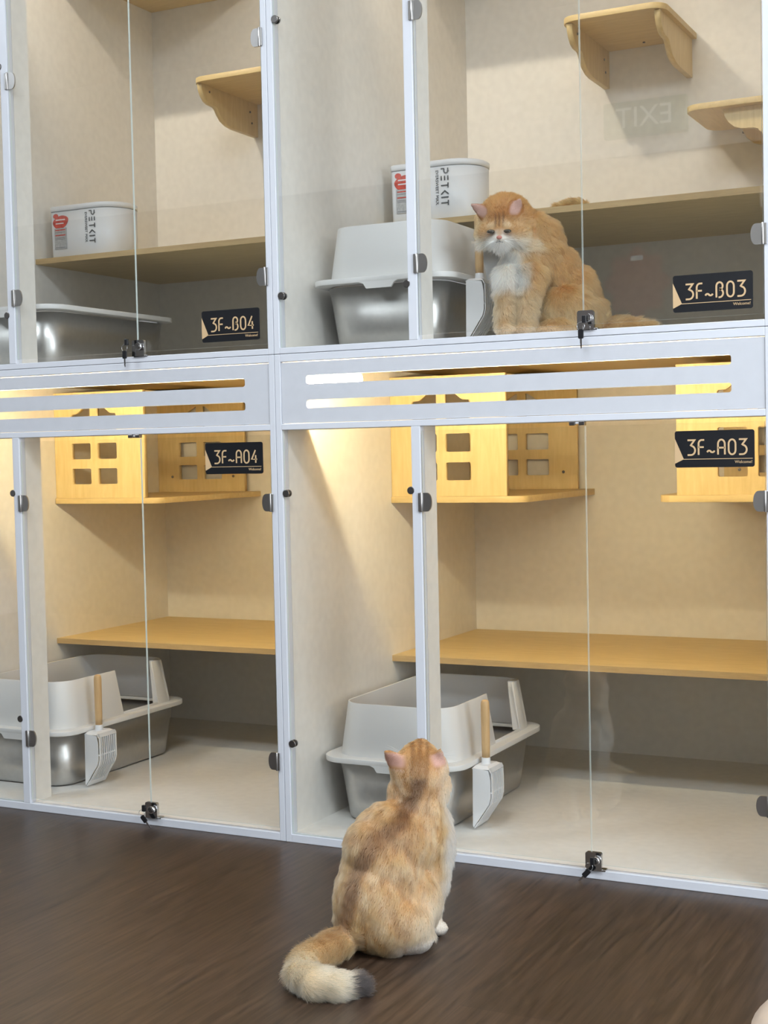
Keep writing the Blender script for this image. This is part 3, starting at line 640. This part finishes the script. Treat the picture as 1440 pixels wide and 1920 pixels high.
def make_cat(name, label, group, O, er, ef, balls, colour, flow, length, nstr, width, wave):
    er, ef = Vector(er), Vector(ef); Rm = Matrix((er, ef, Vector((0, 0, 1)))).transposed().to_4x4()
    bm = blob_mesh(balls)
    for v in bm.verts:
        if v.co.z < 0.002: v.co.z = 0.002
    me = bpy.data.meshes.new(name); bm.to_mesh(me); bm.free()
    n = len(me.vertices); co = np.zeros(n*3); me.vertices.foreach_get('co', co); co = co.reshape(-1, 3)
    body = link(name, me, M['furskin'], None, True); body.matrix_world = Matrix.Translation(Vector(O)) @ Rm; tag(body, label, 'cat', group)
    nv = np.zeros(n*3); me.vertices.foreach_get('normal', nv); nv = nv.reshape(-1, 3)
    ca = me.color_attributes.new('fur_color', 'FLOAT_COLOR', 'POINT'); cc = colour(co, nv)
    ca.data.foreach_set('color', np.hstack([cc*0.8, np.ones((n, 1))]).ravel())
    # strands
    me.calc_loop_triangles(); tr = np.zeros(len(me.loop_triangles)*3, dtype=np.int64); me.loop_triangles.foreach_get('vertices', tr); tr = tr.reshape(-1, 3)
    A, B_, C_ = co[tr[:, 0]], co[tr[:, 1]], co[tr[:, 2]]; ar = np.linalg.norm(np.cross(B_-A, C_-A), axis=1)
    pick = rng.choice(len(tr), nstr, p=ar/ar.sum()); u, v = rng.random(nstr), rng.random(nstr); k = u+v > 1; u[k], v[k] = 1-u[k], 1-v[k]
    w0 = 1-u-v; root = A[pick]*w0[:, None]+B_[pick]*u[:, None]+C_[pick]*v[:, None]
    nn = nv[tr[pick, 0]]*w0[:, None]+nv[tr[pick, 1]]*u[:, None]+nv[tr[pick, 2]]*v[:, None]; nn /= np.linalg.norm(nn, axis=1)[:, None]+1e-9
    ln, lift = length(root, nn); fl = flow(root, nn)
    fl = fl-(fl*nn).sum(1)[:, None]*nn; fl /= np.linalg.norm(fl, axis=1)[:, None]+1e-9
    bt = np.cross(nn, fl)
    n1, n2 = nz(root, wave[0], 3.1), nz(root, wave[1], 9.7)
    ang = wave[2]*n1+wave[3]*n2+rng.normal(0, 0.22, nstr)
    fl = fl*np.cos(ang)[:, None]+bt*np.sin(ang)[:, None]
    lift = np.clip(lift+wave[4]*n2+rng.normal(0, 0.07, nstr), 0.05, 1.6)
    ln = ln*(0.7+0.5*rng.random(nstr))*(1+0.35*n2)
    seg = 4; pts = np.zeros((nstr, seg+1, 3)); pts[:, 0] = root-nn*0.001; d = nn*np.sin(np.clip(lift+0.35, 0, 1.57))[:, None]+fl*np.cos(np.clip(lift+0.35, 0, 1.57))[:, None]; cur = pts[:, 0].copy()
    for i in range(seg):
        q = (i+1)/seg; a_ = lift*(1-0.55*q)+0.1
        d = nn*np.sin(a_)[:, None]+fl*np.cos(a_)[:, None]; d[:, 2] -= 0.10*q; cur = cur+d*(ln/seg)[:, None]; pts[:, i+1] = cur
    pts[:, :, 2] = np.maximum(pts[:, :, 2], 0.0008)
    col = colour(root+nn*0.002, nn); col = col*(1+0.13*rng.normal(0, 1, nstr))[:, None]; col = np.clip(col, 0.004, 0.95)
    g = np.linspace(0.88, 1.12, seg+1)
    pc = np.clip(col[:, None, :]*g[None, :, None], 0, 1)
    hc = bpy.data.hair_curves.new('fur'); hc.add_curves([seg+1]*nstr)
    hc.attributes['position'].data.foreach_set('vector', pts.reshape(-1).astype(np.float32))
    ra = hc.attributes.get('radius') or hc.attributes.new('radius', 'FLOAT', 'POINT')
    ra.data.foreach_set('value', np.tile(np.array([1, .95, .8, .55, .12])*width, nstr).astype(np.float32))
    ck = hc.attributes.new('fur_color', 'FLOAT_COLOR', 'POINT')
    ck.data.foreach_set('color', np.concatenate([pc, np.ones((nstr, seg+1, 1))], axis=2).reshape(-1).astype(np.float32))
    hc.materials.append(M['fur']); fo = bpy.data.objects.new('fur', hc); COL.objects.link(fo); fo.parent = body
    return body
def whiskers(parent, roots, dirs, L_):
    bm = bmesh.new()
    for r, d in zip(roots, dirs):
        r, d = Vector(r), Vector(d).normalized(); sag = Vector((0, 0, -1)); pv = r
        for i in range(5):
            q = (i+1)/5; p = r+d*L_*q+sag*L_*0.18*q*q; tube(bm, pv, p, .00035*(1.15-q), .00035*(1.0-q)+.00005, n=5, caps=False); pv = p
    return bm_obj('whiskers', bm, M['whisker'], parent)
# --- floor cat, seen from behind, looking up
bA = []
def E(c_, r, rot=None): return (Vector(c_), r, rot)
bA += [E((-.022, -.01, .098), (.079, .085, .102)), E((-.004, .0, .155), (.078, .076, .10)), E((.016, .01, .205), (.080, .070, .075)), E((-.026, -.014, .193), (.055, .055, .062)), E((-.042, -.008, .145), (.047, .055, .062)), E((-.008, -.012, .212), (.050, .045, .042)), E((.085, .05, .125), (.036, .042, .062)),
       E((.055, .035, .205), (.070, .060, .078)), E((.088, .055, .185), (.040, .045, .085)), E((.066, .045, .150), (.055, .055, .085)), E((.030, .01, .09), (.075, .075, .08))]
bA += chain([((.060, .03, .235), .056), ((.065, .035, .280), .050), ((.066, .035, .322), .053)])
bA += [E((.066, .035, .330), (.056, .050, .052)), E((.068, .07, .352), (.036, .036, .030)), E((.070, .088, .365), (.020, .020, .018)), E((.094, .045, .300), (.034, .036, .032)), E((.038, .040, .292), (.034, .036, .032))]
bA += ear((.030, .014, .342), (.001, .004, .375), (-.40, -1, -.15), .021, .005) + ear((.098, .014, .343), (.106, .002, .374), (.45, -1, -.1), .020, .005)
bA += chain([((.088, .05, .16), .034), ((.087, .056, .09), .024), ((.084, .060, .035), .018), ((.085, .060, .016), .017)])+[E((.093, .058, .015), (.025, .019, .015))]
bA += chain([((.06, .09, .16), .034), ((.065, .105, .09), .022), ((.070, .110, .02), .018)])+[E((.078, .112, .015), (.025, .019, .015))]
bA += [E((.012, -.040, .062), (.075, .058, .062)), E((-.050, .01, .055), (.052, .075, .055)), E((.044, -.035, .032), (.045, .040, .030))]
bA += chain([((.03, -.045, .018), .018), ((.060, -.040, .014), .014)])+[E((.058, -.036, .014), (.022, .017, .013))]
tailA = [((-.045, -.02, .045), .030), ((-.079, -.045, .034), .026), ((-.118, -.095, .028), .025), ((-.150, -.150, .027), .025), ((-.155, -.205, .027), .025), ((-.130, -.245, .026), .025), ((-.090, -.255, .024), .022), ((-.055, -.240, .021), .016)]
bA += chain(tailA)
spineA = [(.066, 0, .355), (.060, 0, .30), (.030, 0, .255), (-.002, 0, .235), (-.035, 0, .205), (-.056, 0, .170), (-.070, 0, .125), (-.080, 0, .085), (-.085, 0, .035)]
tpA = [p for p, r in tailA]
def colA(p, n_):
    r, f, z = p[:, 0], p[:, 1], p[:, 2]
    b = np.tile(np.array([.44, .225, .085]), (len(p), 1))
    v1 = nz(p*np.array([1, 1, .55]), 55, 1.7); v2 = nz(p*np.array([1, 1, .6]), 22, 5.0)
    b = mix(b, (.60, .38, .20), np.clip(.5+1.4*v1, 0, 1)*.6)
    b = mix(b, (.20, .095, .04), smoothstep(.05, .4, nz(p*np.array([1, 1, .45]), 80, 8.0))*.5)
    b = mix(b, (.68, .50, .32), smoothstep(.02, .09, r)*smoothstep(.17, .06, z)*.7)
    d = seg_dist(p*np.array([1, 0, 1]), spineA)+.2*np.maximum(f-.0, 0); b = mix(b, (.10, .045, .02), (1-smoothstep(.006, .024, d+.005*v2))*.85)
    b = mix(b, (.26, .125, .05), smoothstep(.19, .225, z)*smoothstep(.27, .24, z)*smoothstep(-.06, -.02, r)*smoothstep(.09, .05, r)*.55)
    b = mix(b, (.10, .045, .02), (1-smoothstep(.0, .012, np.abs(z-.245-.25*(r-.02))))*smoothstep(.06, .03, r)*(z > .2)*.5)    # shade in the crease behind the neck, painted as darker fur
    wh = smoothstep(.086, .128, r+.35*(f-.05)+.006*v1)*smoothstep(.33, .24, z); b = mix(b, (.80, .70, .58), wh*.95)
    wh2 = smoothstep(.05, .015, z)*smoothstep(-.01, .05, r); b = mix(b, (.80, .66, .50), wh2*.8)
    paw = ((z < .032) & (r > .035)); b[paw] = mix(b[paw], (.84, .76, .66), np.full(paw.sum(), .8))
    # head: forehead streaks, light cheeks, ears
    hd = z > .285
    for x0 in (.052, .066, .080): b = mix(b, (.12, .05, .02), (1-smoothstep(.002, .0065, np.abs(r-x0-.1*(z-.35))))*smoothstep(.315, .345, z)*.95)
    b = mix(b, (.50, .25, .09), (hd & (z > .33)).astype(float)*.4)
    b = mix(b, (.66, .46, .28), smoothstep(.095, .12, r)*hd*.8)
    # ears
    for e0, e1, fr in (((.028, .014, .345), (.001, .004, .375), (-.40, -1, -.15)), ((.104, .014, .346), (.110, .002, .374), (.8, -.6, -.1))):
        de = seg_dist(p, [e0, e1]); fr = np.array(fr)/np.linalg.norm(fr); inn = smoothstep(.1, .5, n_@fr); ez = smoothstep(.026, .012, de)*smoothstep(.340, .350, z)
        b = mix(b, (.62, .36, .29), inn*ez*.95*smoothstep(.376, .370, z)); b = mix(b, (.40, .18, .06), (1-inn)*ez*.6)
    # tail
    dt = seg_dist(p, tpA[1:]); tl = smoothstep(.036, .028, dt)*smoothstep(-.035, -.06, f+.25*(r+.06))*(z < .07)
    b = mix(b, (.50, .29, .14), tl*.75); b = mix(b, (.70, .53, .34), tl*smoothstep(-.12, -.2, f)*.85)
    b = mix(b, (.17, .075, .03), tl*(1-smoothstep(.0, .02, seg_dist(p, [(-.09, -.06, .055), (-.125, -.11, .05)])))*.6)
    tip = tl*smoothstep(-.078, -.066, r)*(f < -.19); b = mix(b, (.012, .011, .014), tip*.98)
    return b
def flowA(p, n_):
    r, f, z = p[:, 0], p[:, 1], p[:, 2]; fl = np.tile(np.array([-.35, -.35, -1.0]), (len(p), 1))
    hd = z > .30; fl[hd] = np.array([.0, -.45, -1.0])
    low = (z < .07) & (f < -.03) & (r < -.04)
    if low.any():
        q = p[low]; best = np.full(len(q), 9.0); dirv = np.zeros((len(q), 3))
        for a, b in zip(tpA[:-1], tpA[1:]):
            a, b = np.array(a), np.array(b); m_ = (a+b)/2; dd = np.linalg.norm(q-m_, axis=1); k = dd < best; best[k] = dd[k]; dirv[k] = b-a
        fl[low] = dirv
    return fl
def lenA(p, n_):
    r, f, z = p[:, 0], p[:, 1], p[:, 2]; ln = np.full(len(p), .0135); lift = np.full(len(p), .32)
    hd = z > .29; ln[hd] = .008; er_ = seg_dist(p, [(.030, .014, .350), (.001, .004, .375)]) < .022; er_ |= seg_dist(p, [(.098, .014, .350), (.106, .002, .374)]) < .020; ln[er_ & (z > .345)] = .0035
    paw = (z < .035) & (r > .03); ln[paw] = .005
    dt = seg_dist(p, tpA[1:]); tl = (dt < .033) & (z < .07) & (f < -.03); ln[tl] = .022; lift[tl] = .55
    ch = r > .105; ln[ch & (z > .14) & ~hd] = .02; lift[ch] = .45
    return ln, lift
erA, efA = (.89338, .44930, 0), (-.44930, .89338, 0)
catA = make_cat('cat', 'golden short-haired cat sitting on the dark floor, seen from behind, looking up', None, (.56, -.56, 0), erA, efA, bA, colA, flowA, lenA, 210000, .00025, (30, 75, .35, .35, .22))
whiskers(catA, [(.098, .085, .345)]*5+[(.040, .085, .350)]*4, [(1, .15, .1), (1, .3, .25), (1, .05, -.1), (1, .2, -.25), (1, .1, .4), (-1, .2, .6), (-1, .3, .4), (-1, .1, .8), (-1, .1, .2)], .055)
for x in (.052, .086): 
    bm = bmesh.new(); bmesh.ops.create_icosphere(bm, subdivisions=3, radius=.009, matrix=Matrix.Translation((x, .088, .352)))
    bm_obj('eye', bm, M['eye'], catA, smooth=True)
bm = bmesh.new(); bmesh.ops.create_icosphere(bm, subdivisions=2, radius=.006, matrix=Matrix.Translation((.070, .100, .362))); bm_obj('nose', bm, M['pink'], catA, smooth=True)
# --- upper cat, long-haired, looking down
bB = []
bB += [E((.054, .05, .094), (.074, .082, .092)), E((.024, .040, .152), (.060, .068, .075)), E((-.002, .018, .200), (.052, .055, .060)), E((-.040, -.005, .175), (.058, .055, .080)),
       E((-.060, -.02, .130), (.050, .048, .07)), E((.085, .05, .060), (.060, .080, .060)), E((.050, -.030, .060), (.062, .045, .060)), E((.025, -.02, .040), (.060, .045, .040))]
bB += chain([((-.01, .02, .235), .052), ((-.045, .005, .255), .052), ((-.080, -.02, .272), .050)])
bB += [E((-.088, -.022, .282), (.061, .056, .055)), E((-.100, -.050, .245), (.044, .038, .030)), E((-.058, -.045, .240), (.030, .032, .030)), E((-.133, -.045, .242), (.026, .030, .027)),
       E((-.101, -.080, .228), (.021, .018, .015)), E((-.101, -.092, .223), (.014, .010, .010)), E((-.099, -.075, .214), (.018, .016, .010))]
bB += ear((-.134, -.052, .288), (-.163, -.058, .307), (-.25, -.9, -.25), .016)+ear((-.070, -.066, .282), (-.054, -.074, .311), (.1, -.95, .05), .018)
bB += chain([((-.078, -.045, .14), .034), ((-.088, -.075, .085), .024), ((-.092, -.092, .03), .021), ((-.092, -.098, .016), .019)])+[E((-.092, -.112, .014), (.022, .026, .014))]
bB += chain([((-.035, -.045, .14), .040), ((-.042, -.070, .085), .028), ((-.046, -.085, .03), .023), ((-.046, -.092, .016), .021)])+[E((-.048, -.106, .014), (.023, .026, .014))]
bB += [E((.005, -.078, .014), (.032, .026, .014)), E((.03, -.06, .022), (.045, .03, .022))]
tailB = [((.12, .07, .030), .028), ((.165, .07, .026), .026), ((.21, .055, .024), .023), ((.245, .04, .020), .015)]
bB += chain(tailB)
def colB(p, n_):
    r, f, z = p[:, 0], p[:, 1], p[:, 2]
    b = np.tile(np.array([.40, .185, .066]), (len(p), 1)); v1 = nz(p, 38, 2.2); v2 = nz(p, 90, 6.0)
    b = mix(b, (.52, .29, .12), np.clip(.45+1.2*v1, 0, 1)*.6)
    b = mix(b, (.50, .32, .16), smoothstep(.12, .05, z)*.5)
    b = mix(b, (.22, .09, .03), smoothstep(.08, .45, nz(p*np.array([1, 1, 1.6]), 55, 12.0))*smoothstep(.01, -.03, r)*smoothstep(.2, .17, z)*.5)
    b = mix(b, (.36, .15, .045), smoothstep(.10, .18, z)*smoothstep(-.02, .05, r)*.6)
    # white chest
    ch = smoothstep(-.045, -.085, r+.25*f+.012*v1)*smoothstep(.095, .14, z)*smoothstep(.24, .21, z); b = mix(b, (.93, .82, .67), ch*.95)
    leg = smoothstep(.12, .09, z)*smoothstep(-.005, -.02, r); b = mix(b, (.52, .34, .19), leg*.75)
    st = (np.sin(z*190+3*v1) > .45)*leg; b = mix(b, (.32, .17, .07), st*.45)
    b = mix(b, (.66, .50, .34), smoothstep(.03, .015, z)*.6)
    # head
    hd = smoothstep(.222, .238, z)*smoothstep(-.005, -.03, r)
    b = mix(b, (.50, .28, .11), hd*.6)
    top = smoothstep(.262, .285, z)*hd; b = mix(b, (.35, .13, .03), top*.85)
    for x0 in (-.101, -.092, -.109): b = mix(b, (.12, .045, .015), (1-smoothstep(.001, .004, np.abs(r-x0)))*smoothstep(.246, .256, z)*smoothstep(.290, .272, z)*(f < -.04)*.8)
    muz = 1-smoothstep(.018, .034, np.linalg.norm((p-np.array([-.100, -.082, .216]))*np.array([.75, .7, 1]), axis=1)); b = mix(b, (.88, .82, .74), muz*.95)
    for ex in (-.121, -.083):
        b = mix(b, (.60, .42, .24), (1-smoothstep(.004, .012, np.linalg.norm((p-np.array([ex, -.08, .256]))*np.array([.8, .3, 1]), axis=1)))*.8)
        b = mix(b, (.20, .09, .04), (1-smoothstep(.004, .011, np.linalg.norm((p-np.array([ex, -.086, .236]))*np.array([.6, .3, 1.1]), axis=1)))*.7)
    b = mix(b, (.42, .22, .09), (1-smoothstep(.004, .010, np.linalg.norm((p-np.array([-.101, -.096, .236]))*np.array([1.2, .4, .7]), axis=1)))*.7)
    chk = smoothstep(.245, .225, z)*smoothstep(.19, .21, z)*smoothstep(.0, -.02, r); b = mix(b, (.66, .50, .32), chk*.6*(1-muz))
    for e0, e1, fr in (((-.136, -.052, .290), (-.164, -.060, .308), (-.25, -.9, -.25)), ((-.069, -.067, .286), (-.054, -.076, .312), (.1, -.95, .05))):
        de = seg_dist(p, [e0, e1]); fr = np.array(fr)/np.linalg.norm(fr); inn = smoothstep(.1, .5, n_@fr); ez = smoothstep(.020, .012, de)*smoothstep(.276, .284, z)*smoothstep(-.04, -.05, f)
        b = mix(b, (.60, .38, .33), inn*ez*.85*smoothstep(.015, .009, de))
    return b
def flowB(p, n_):
    r, f, z = p[:, 0], p[:, 1], p[:, 2]; fl = np.tile(np.array([.25, .2, -1.0]), (len(p), 1))
    fc = (z > .20) & (r < -.02)
    nose = np.array([-.101, -.100, .228]); q = p[fc]-nose; fl[fc] = q/(np.linalg.norm(q, axis=1)[:, None]+1e-6)
    tl = (r > .13) & (z < .06); fl[tl] = np.array([1, -.3, -.1]); return fl
def lenB(p, n_):
    r, f, z = p[:, 0], p[:, 1], p[:, 2]; ln = np.full(len(p), .020); lift = np.full(len(p), .38)
    hd = (z > .225) & (r < -.02); dn = np.linalg.norm(p-np.array([-.101, -.100, .232]), axis=1); ln[hd] = np.clip(.003+(dn[hd]-.015)*.14, .002, .015); lift[hd] = .28
    ee = (seg_dist(p, [(-.136, -.052, .290), (-.164, -.060, .308)]) < .018) | (seg_dist(p, [(-.070, -.066, .286), (-.054, -.076, .312)]) < .018); ln[ee & (f < -.04)] = .0035; ln[(z < .03)] = .008
    ch = (z > .11) & (z < .225) & (r < -.04); ln[ch] = .026
    return ln, lift
efB = (-.34429, .93886, 0); erB = (.93886, .34429, 0)
catB = make_cat('cat', 'orange long-haired cat with white chest sitting behind glass, looking down', None, (.62, .2, 1.2015), erB, efB, bB, colB, flowB, lenB, 180000, .00029, (45, 110, .7, .5, .35))
for ex, ey in ((-.1205, -.0905), (-.083, -.0865)):
    bm = bmesh.new(); bmesh.ops.create_icosphere(bm, subdivisions=3, radius=1, matrix=Matrix.Translation((ex, ey, .2405)) @ Matrix.Diagonal((.0092, .006, .0048, 1))); bm_obj('eye', bm, M['eye'], catB, smooth=True)
bm = bmesh.new(); bmesh.ops.create_icosphere(bm, subdivisions=3, radius=1, matrix=Matrix.Translation((-.101, -.105, .2245)) @ Matrix.Diagonal((.0065, .005, .0045, 1))); bm_obj('nose', bm, M['pink'], catB, smooth=True)
bm = bmesh.new(); pv = None
for a, b in (((-.101, -.104, .220), (-.101, -.102, .2155)), ((-.101, -.102, .2155), (-.109, -.099, .2142)), ((-.101, -.102, .2155), (-.093, -.099, .2142))): tube(bm, a, b, .0006, n=6)
bm_obj('mouth', bm, M['letter'], catB)
whiskers(catB, [(-.090, -.098, .218)]*5+[(-.112, -.098, .218)]*4, [(1, -.1, -.1), (1, -.1, -.35), (1, -.1, .1), (1, -.2, -.55), (1, .1, -.2), (-1, -.1, -.2), (-1, -.2, -.5), (-1, .0, 0), (-1, -.2, -.35)], .055)
# --- tuft lying on the upper shelf
def colT(p, n_): return mix(np.tile(np.array([.40, .18, .06]), (len(p), 1)), (.7, .45, .2), np.clip(.5+nz(p, 60, 4.0), 0, 1))
bT = chain([((-.040, 0, .007), .005), ((0, 0, .014), .009), ((.028, .004, .014), .010), ((.045, 0, .008), .006)])
tf = make_cat('fur_toy', 'small orange fluffy tuft lying on the shelf above the long-haired cat', None, (.555, .58, 1.5635), (.9, .43, 0), (-.43, .9, 0), bT, colT, lambda p, n_: np.tile(np.array([-.8, 0, .3]), (len(p), 1)), lambda p, n_: (np.full(len(p), .016), np.full(len(p), .4)), 3000, .0004, (60, 90, .5, .5, .2))
tf['category'] = 'toy'
bpy.context.view_layer.update()
